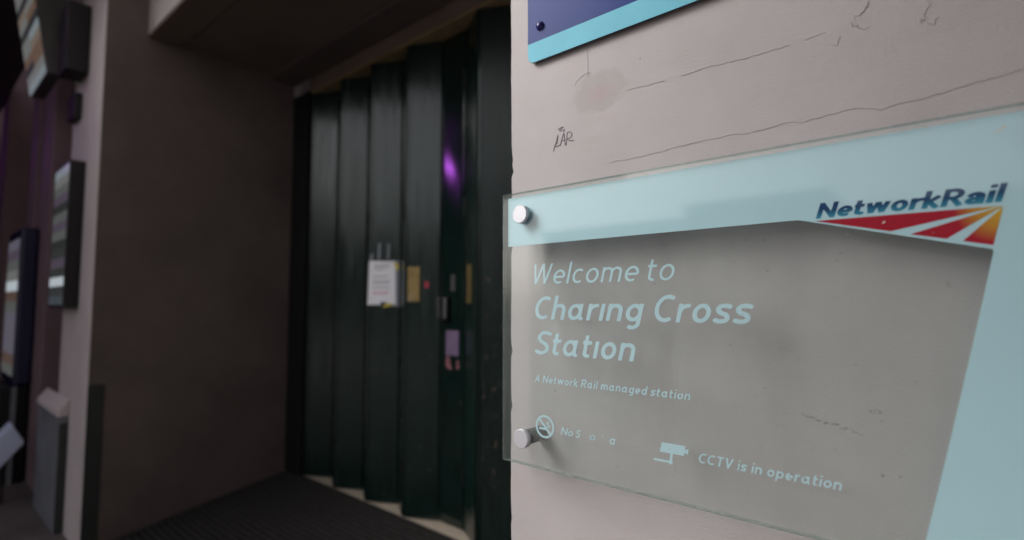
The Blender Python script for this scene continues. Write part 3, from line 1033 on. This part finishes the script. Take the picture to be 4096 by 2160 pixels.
lines = [('lettering', 'Welcome', -.5994, -.3905, 1.3960, .0368, .100, 0.98, 0.15, 'Welcome'),
         ('lettering', 'to', -.3748, -.3323, 1.3960, .0368, .100, 1.0, 0.15, 'to'),
         ('lettering', 'Charıng', -.5975, -.3833, 1.3328, .0415, .146, 1.0, 0.13, 'Charing'),
         ('lettering', 'Cross', -.3649, -.2220, 1.3328, .0415, .146, 1.0, 0.13, 'Cross'),
         ('lettering', 'Statıon', -.5989, -.3984, 1.2702, .0420, .146, 1.0, 0.13, 'Station'),
         ('lettering', 'A Network Rail managed station', -.5987, -.3121, 1.2205, .0134, .15, 1.0, 0.16, 'small line about the managed station'),
         ('lettering', 'No', -.5422, -.5174, 1.1358, .0132, .135, 1.0, 0.13, 'No'),
         ('lettering', 'S', -.5119, -.5016, 1.1358, .0132, .135, 1.0, 0.13, 'S'),
         ('lettering', 'o', -.4838, -.4738, 1.1358, .0140, .135, 1.0, 0.13, 'lone o of a worn word'),
         ('lettering', '.', -.4602, -.4584, 1.1358, .0132, .135, 1.0, 0.13, 'lone dot of a worn word'),
         ('lettering', 'q', -.4464, -.4365, 1.1358, .0140, .135, 1.0, 0.13, 'lone a of a worn word'),
         ('lettering', 'CCTV is in operation', -.3012, -.1256, 1.1342, .0138, .15, 1.0, 0.14, 'CCTV line')]
for nm, txt, x0, x1, bz, cap, w, wd, gap, lab in lines:
    o = link(nm, text_mesh(nm, txt, x0, x1, bz, cap, w, YT, 0.215, wd, gap, 34 if cap > .02 else 22), 'letter_film')
    sp(o)
lt = link('lettering', text_mesh('lettering', ['N', 'e', 't', 'w', 'o', 'r', 'k', 'R', 'A2', 'i', 'l'], -.1422, .0366, 1.4685,   .0193, .185, YT - 0.00025, 0.20, 0.92, 0.055, 40), 'logo_blue')
lt['label'] = 'blue slanted logo lettering'
sp(lt)
for pts in ([(-.1438, 1.4657), (-.0661, 1.4456), (.0318, 1.4641)], [(-.0475, 1.4405), (-.0156, 1.4325), (.0318, 1.4637)], [(-.002, 1.429), (.0225, 1.4228), (.0322, 1.4634)]):
    o = prism('logo_ray', pts, 'y', YT - 0.0002, YT, 'logo_red')
    sp(o)
# no smoking roundel
cx, cz, R_ = -.5772, 1.1439, 0.0183
xs = np.linspace(cx - 0.022, cx + 0.022, 90)
zs = np.linspace(cz - 0.022, cz + 0.022, 90)
PX, PZ = np.meshgrid(xs, zs)
D = stroke_sdf(PX, PZ, [arc(cx, cz, R_, R_, 0, 360, 60), [(cx - 0.0128, cz + 0.0128), (cx + 0.0128, cz - 0.0128)]], 0.0036)
D = np.minimum(D, stroke_sdf(PX, PZ, [[(cx - 0.0125, cz - 0.0040), (cx + 0.003, cz - 0.0040)]], 0.0036))
D = np.minimum(D, stroke_sdf(PX, PZ, [spline([(cx + .004, cz - .001), (cx + .007, cz + .001), (cx + .004, cz + .006), (cx + .006, cz + .009)], 6), spline([(cx + .0075, cz - .001), (cx + .0105, cz + .001), (cx + .0075, cz + .006), (cx + .0095, cz + .009)], 6)], 0.0013))
sp(link('no_smoking_symbol', field_mesh('no_smoking_symbol', D, xs, zs, YT, 0.0003), 'letter_film'))
# camera symbol
xs = np.linspace(-0.376, -0.312, 130)
zs = np.linspace(1.121, 1.158, 80)
PX, PZ = np.meshgrid(xs, zs)


def poly_sdf(P):
    d = np.full(PX.shape, -9.0)
    k = len(P)
    for i in range(k):
        (ax, az), (bx, bz) = P[i], P[(i + 1) % k]
        L = math.hypot(bx - ax, bz - az)
        d = np.maximum(d, ((PX - ax) * (bz - az) - (PZ - az) * (bx - ax)) / L)
    return d


D = poly_sdf([(-.3605, 1.1393), (-.3232, 1.1395), (-.3208, 1.1537), (-.3573, 1.1537)])
D = np.minimum(D, poly_sdf([(-.3240, 1.1455), (-.3177, 1.1421), (-.3159, 1.1507), (-.3226, 1.1478)]))
D = np.minimum(D, stroke_sdf(PX, PZ, [[(-.3421, 1.140), (-.3437, 1.128)]], 0.0040))
D = np.minimum(D, stroke_sdf(PX, PZ, [[(-.3706, 1.1266), (-.344, 1.1268)]], 0.0030))
D = np.minimum(D, np.hypot(PX + .3440, PZ - 1.1268) - 0.0034)
sp(link('camera_symbol', field_mesh('camera_symbol', D, xs, zs, YT, 0.0003), 'letter_film'))
# bolts: polished cap, washer, stand-off barrel to the wall
for bx_, bz_ in ((-0.6195, 1.5255), (-0.6175, 1.1195), (0.0705, 1.5255), (0.0705, 1.1195)):
    r = 0.0168
    o = lathe_y('bolt', [(0, -0.0105), (r - 0.0010, -0.0105), (r, -0.0095), (r, -0.0032), (r - 0.0015, -0.0026), (0.0, -0.0026)], 'bolt_metal', None, (bx_, YF, bz_), 48)
    sp(o)
    b2 = lathe_y('washer', [(0.0, -0.0024), (0.0172, -0.0024), (0.0172, -0.0002), (0, -0.0002)], 'bolt_side', o, (0, 0, 0), 40)
    b3 = lathe_y('stand_off', [(0.0, 0.0112), (0.0135, 0.0112), (0.0135, 0.0500), (0.0, 0.0500)], 'barrel', o, (0, 0, 0), 32)
# dirt specks and scratches on the front of the glass
bm = bmesh.new()


def speck(x, z, s, asp=1.0, ang=0.0, n=6):
    vs = []
    for i in range(n):
        a = 2 * math.pi * i / n
        rr = s * random.uniform(0.6, 1.2)
        px, pz = rr * math.cos(a) * asp, rr * math.sin(a)
        vs.append(bm.verts.new((x + px * math.cos(ang) - pz * math.sin(ang), YF - 0.0002, z + px * math.sin(ang) + pz * math.cos(ang))))
    bm.faces.new(vs[::-1])


for k in range(230):
    x = random.uniform(-0.62, 0.0) if k < 70 else min(0.0, random.gauss(-0.16, 0.10))
    z = random.uniform(1.085, 1.455)
    if x > -0.05 + (z - 1.1) * 0.22:
        continue
    speck(x, z, random.choice([0.0004, 0.0005, 0.0006, 0.0009]), random.choice([1, 1, 1.6, 2.4]), random.uniform(-0.6, 0.6))
for x, z, s in ((-.548, 1.2105, .0018), (-.3325, 1.119, .0012), (-.083, 1.163, .0016), (-.2255, 1.352, .0013), (-.200, 1.404, .0012), (-.105, 1.288, .001), (-.335, 1.112, .0011), (-.470, 1.205, .0009)):
    speck(x, z, s, 1.3)
for k in range(34):
    t = k / 33
    speck(-.166 + .062 * t + random.uniform(-.002, .002), 1.221 - .012 * t + random.gauss(0, .0012), 0.0005, 5, -0.2)
for k in range(26):
    a = 2 * math.pi * k / 26
    speck(-.0875 + .0055 * math.cos(a), 1.235 + .0018 * math.sin(a), 0.0005, 1.6, a)
gr = sp(link('dirt_specks', finish(bm, 'dirt_specks'), 'grime'))
gr['kind'] = 'stuff'
bm = bmesh.new()
for x, z, s in ((-.0715, 1.4558, .0011), (-.108, 1.4445, .0009), (-.25, 1.53, .0005), (-.42, 1.515, .0005), (.032, 1.543, .0016), (.036, 1.546, .0018), (.028, 1.541, .001)):
    speck(x, z, s, 1.8, 0.5)
gr = sp(link('paint_specks', finish(bm, 'paint_specks'), 'grime_light'))
gr['kind'] = 'stuff'

# ------------------------------------------------------------------ navy metal sign above
N = thing('blue_sign', 'navy metal sign with a pale turquoise stripe along its lower edge', 'sign', (-0.2, -0.008, 1.83))


def np_(o):
    return adopt(o, N)


rc = 0.016
zb, zt, xl, xr = 1.8315, 2.45, -0.6395, 0.38
corner = [(xl + rc - rc * math.cos(math.radians(a)), zb + rc - rc * math.sin(math.radians(a))) for a in range(0, 91, 10)]
np_(prism('plate', corner + [(xr, zb), (xr, zt), (xl, zt)], 'y', -0.0095, -0.0065, 'sign_edge'))
np_(prism('stripe', [(p[0] + 0.0004, p[1] + 0.0004) for p in corner] + [(xr, zb + 0.0004), (xr, 1.8712), (xl + 0.0004, 1.8712)], 'y', -0.0102, -0.0097, 'sign_sky'))
np_(prism('field', [(xl + 0.0004, 1.8715), (xr, 1.8715), (xr, zt), (xl + 0.0004, zt)], 'y', -0.0102, -0.0097, 'sign_navy'))
for x, z in ((-0.6076, 1.899), (0.35, 1.899), (-0.6076, 2.41)):
    np_(lathe_y('rivet', [(0, -0.0082), (0.0037, -0.0076), (0.0066, -0.0056), (0.0087, -0.0024), (0.0092, 0.0)], 'rivet_navy', None, (x, -0.0103, z), 24, True))
np_(lathe_y('spacer', [(0.006, 0), (0.006, 0.0065)], 'sign_edge', None, (-0.6076, -0.0065, 1.899), 12))
np_(link('lettering', text_mesh('lettering', 'o', -.503, -.462, 1.9085, .075, .15, -0.0105, 0.0, 1.0, 0.1, 24), 'white_vinyl'))

# ------------------------------------------------------------------ things along the frontage, far left
sc = thing('display_screen', 'tilted lit display screen hung high on the far pier', 'screen', (-5.4, -0.15, 3.05))
side = [(-0.330, 3.93), (-0.262, 3.505), (-0.181, 3.007), (-0.099, 3.016), (-0.034, 3.17), (-0.110, 3.70), (-0.15, 3.93)]
adopt(prism('casing', side, 'x', -5.62, -4.9, 'casing_grey', None, 0.006), sc)


def tilt_pt(t, off):
    a, b = Vector((-0.181, 3.007)), Vector((-0.262, 3.505))
    d = (b - a)
    nrm = Vector((-d.y, d.x)).normalized()
    p = a + d * t + nrm * off
    return (p.x, p.y)


pal = ['screen_a', 'screen_b', 'screen_c', 'screen_d', 'screen_e']
rows_ = ['ea', 'ab', 'ac', 'dd', 'ca', 'ab', 'dd', 'ae', 'ac', 'bb', 'db', 'aa', 'ee']
for q_, cols_ in enumerate(rows_[::-1]):
    t0 = 0.02 + q_ * 0.128
    t1 = t0 + 0.118
    for c_, key in enumerate(cols_):
        xa = -5.60 + 0.34 * c_
        q = [tilt_pt(t0, 0.002), tilt_pt(t1, 0.002), tilt_pt(t1, 0.008), tilt_pt(t0, 0.008)]
        adopt(prism('screen_panel', q, 'x', xa, xa + 0.332, 'screen_' + key), sc)
adopt(box('bracket', -4.85, -4.6, -0.13, -0.002, 2.97, 3.46, 'black_paint', None, 0.01), sc)
bx = box('junction_box', -4.97, -4.75, -0.048, -0.001, 2.69, 2.87, 'black_paint', None, 0.006)
tag(bx, 'small black box fixed to the far pier below the screen', 'box')
pc = thing('poster_case', 'slim dark wall display case with a pale lit front', 'display case', (-4.8, 0, 1.34))
adopt(box('case', -5.04, -4.54, -0.084, -0.001, 1.335, 2.335, 'black_paint', None, 0.006), pc)
for q_, key in enumerate('jhihfhdgfgdfgae'):  # the brightest row paints a lamp's reflection as glow
    adopt(box('poster_row', -5.02, -4.56, -0.0885, -0.0845, 1.355 + q_ * 0.064, 1.417 + q_ * 0.064, 'screen_' + key, None), pc)
cb = thing('plinth', 'low grey plinth with a pink sloping cap at the foot of the far pier', 'plinth', (-5.0, 0, -0.17))
adopt(box('body', -5.45, -4.665, -0.052, -0.001, -0.17, 0.60, 'cabinet_grey', None, 0.006), cb)
adopt(box('end_panel', -4.664, -4.658, -0.050, -0.003, -0.16, 0.56, 'cabinet_dark', None), cb)
adopt(prism('cap', [(-0.060, 0.602), (-0.060, 0.640), (-0.002, 0.715), (-0.002, 0.602)], 'x', -5.46, -4.655, 'pier_paint', None, 0.004), cb)
tt = thing('information_totem', 'dark blue information totem with a pale poster front', 'totem', (-6.7, -0.1, -0.17))
adopt(box('cabinet', -6.95, -6.2, -0.125, -0.005, 0.66, 2.03, 'totem_navy', None, 0.02), tt)
for q_, key in enumerate('glkkkkgliagfk'):  # brightest row again a lamp reflection, put in as emission
    adopt(box('poster_row', -6.90, -6.25, -0.131, -0.1255, 0.74 + q_ * 0.092, 0.832 + q_ * 0.092, 'screen_' + key, None), tt)
adopt(box('foot', -6.9, -6.25, -0.20, -0.02, -0.17, 0.655, 'black_paint', None, 0.01), tt)
adopt(box('post', -6.24, -6.2, -0.125, -0.095, -0.17, 0.655, 'cabinet_grey', None), tt)
wb = thing('notice_board', 'pale tilted board near the totem foot at the left edge', 'board', (-5.7, -0.2, 0.1))
adopt(prism('panel', [(-0.330, 0.240), (-0.175, 0.435), (-0.098, 0.288), (-0.260, 0.085)], 'x', -5.80, -5.6, 'board_white', None, 0.006), wb)
adopt(prism('stand', [(-0.215, -0.169), (-0.195, -0.169), (-0.195, 0.16), (-0.215, 0.145)], 'x', -5.72, -5.69, 'black_paint'), wb)

# the purple flood lamp whose light and reflection show in the picture
for lx_, ly_, lab_ in ((-6.6, -2.05, 'purple flood lamp hung under the canopy nearer the doorway'), (-10.5, -1.6, 'purple flood lamp hung further along under the canopy')):
    pl = thing('flood_lamp', lab_, 'lamp', (lx_, ly_, 3.62), 0, 'purple flood lamps under the canopy')
    h = lathe_y('housing', [(0.0, 0.12), (0.10, 0.10), (0.13, 0.0), (0.125, -0.005)], 'black_paint', None, (lx_, ly_, 3.62), 28)
    h.rotation_euler = (math.radians(25), 0, math.radians(65 if lx_ > -8 else 160))
    adopt(h, pl)
    lathe_y('lens', [(0.0, -0.08), (0.035, -0.07), (0.065, -0.04), (0.075, 0.0)], 'purple_lamp', h, (0, 0, 0), 28)
    adopt(box('hanger', lx_ - 0.015, lx_ + 0.015, ly_ - 0.015, ly_ + 0.015, 3.66, 3.95, 'black_paint'), pl)

# ------------------------------------------------------------------ houses across the street (seen only as reflections)
win_me = {}
for x0, w, hgt, mm in ((-34, 15, 8.6, 'stone_far'), (-18.5, 11, 9.6, 'brick_far'), (-7, 12, 8.0, 'stone_far'), (5.5, 14, 10.5, 'brick_far')):
    b = thing('town_house', {'stone_far': 'pale stone', 'brick_far': 'brown brick'}[mm] + ' building across the street %s' % ('at its left end', 'next to the left end', 'facing the doorway', 'at its right end')[int((x0 + 34) / 13.2)], 'building', (x0 + w / 2, -44, -0.17))
    adopt(box('wall', x0, x0 + w, -49, -44, -0.17, hgt, mm), b)
    adopt(box('roof', x0 - 0.1, x0 + w + 0.1, -49.1, -43.7, hgt + 0.001, hgt + 0.35, 'roof_far'), b)
    for zz in (0.7, 3.3, 5.8):
        for k in range(int(w / 2.4)):
            if 'm' not in win_me:
                o = box('window', -0.55, 0.55, -0.03, 0.03, 0, 1.7, 'window_far')
                win_me['m'] = o
            else:
                o = win_me['m'].copy()
                COL.objects.link(o)
            o.location = (x0 + 1.3 + 2.4 * k, -43.98, zz)
            o.parent = None
            adopt(o, b)
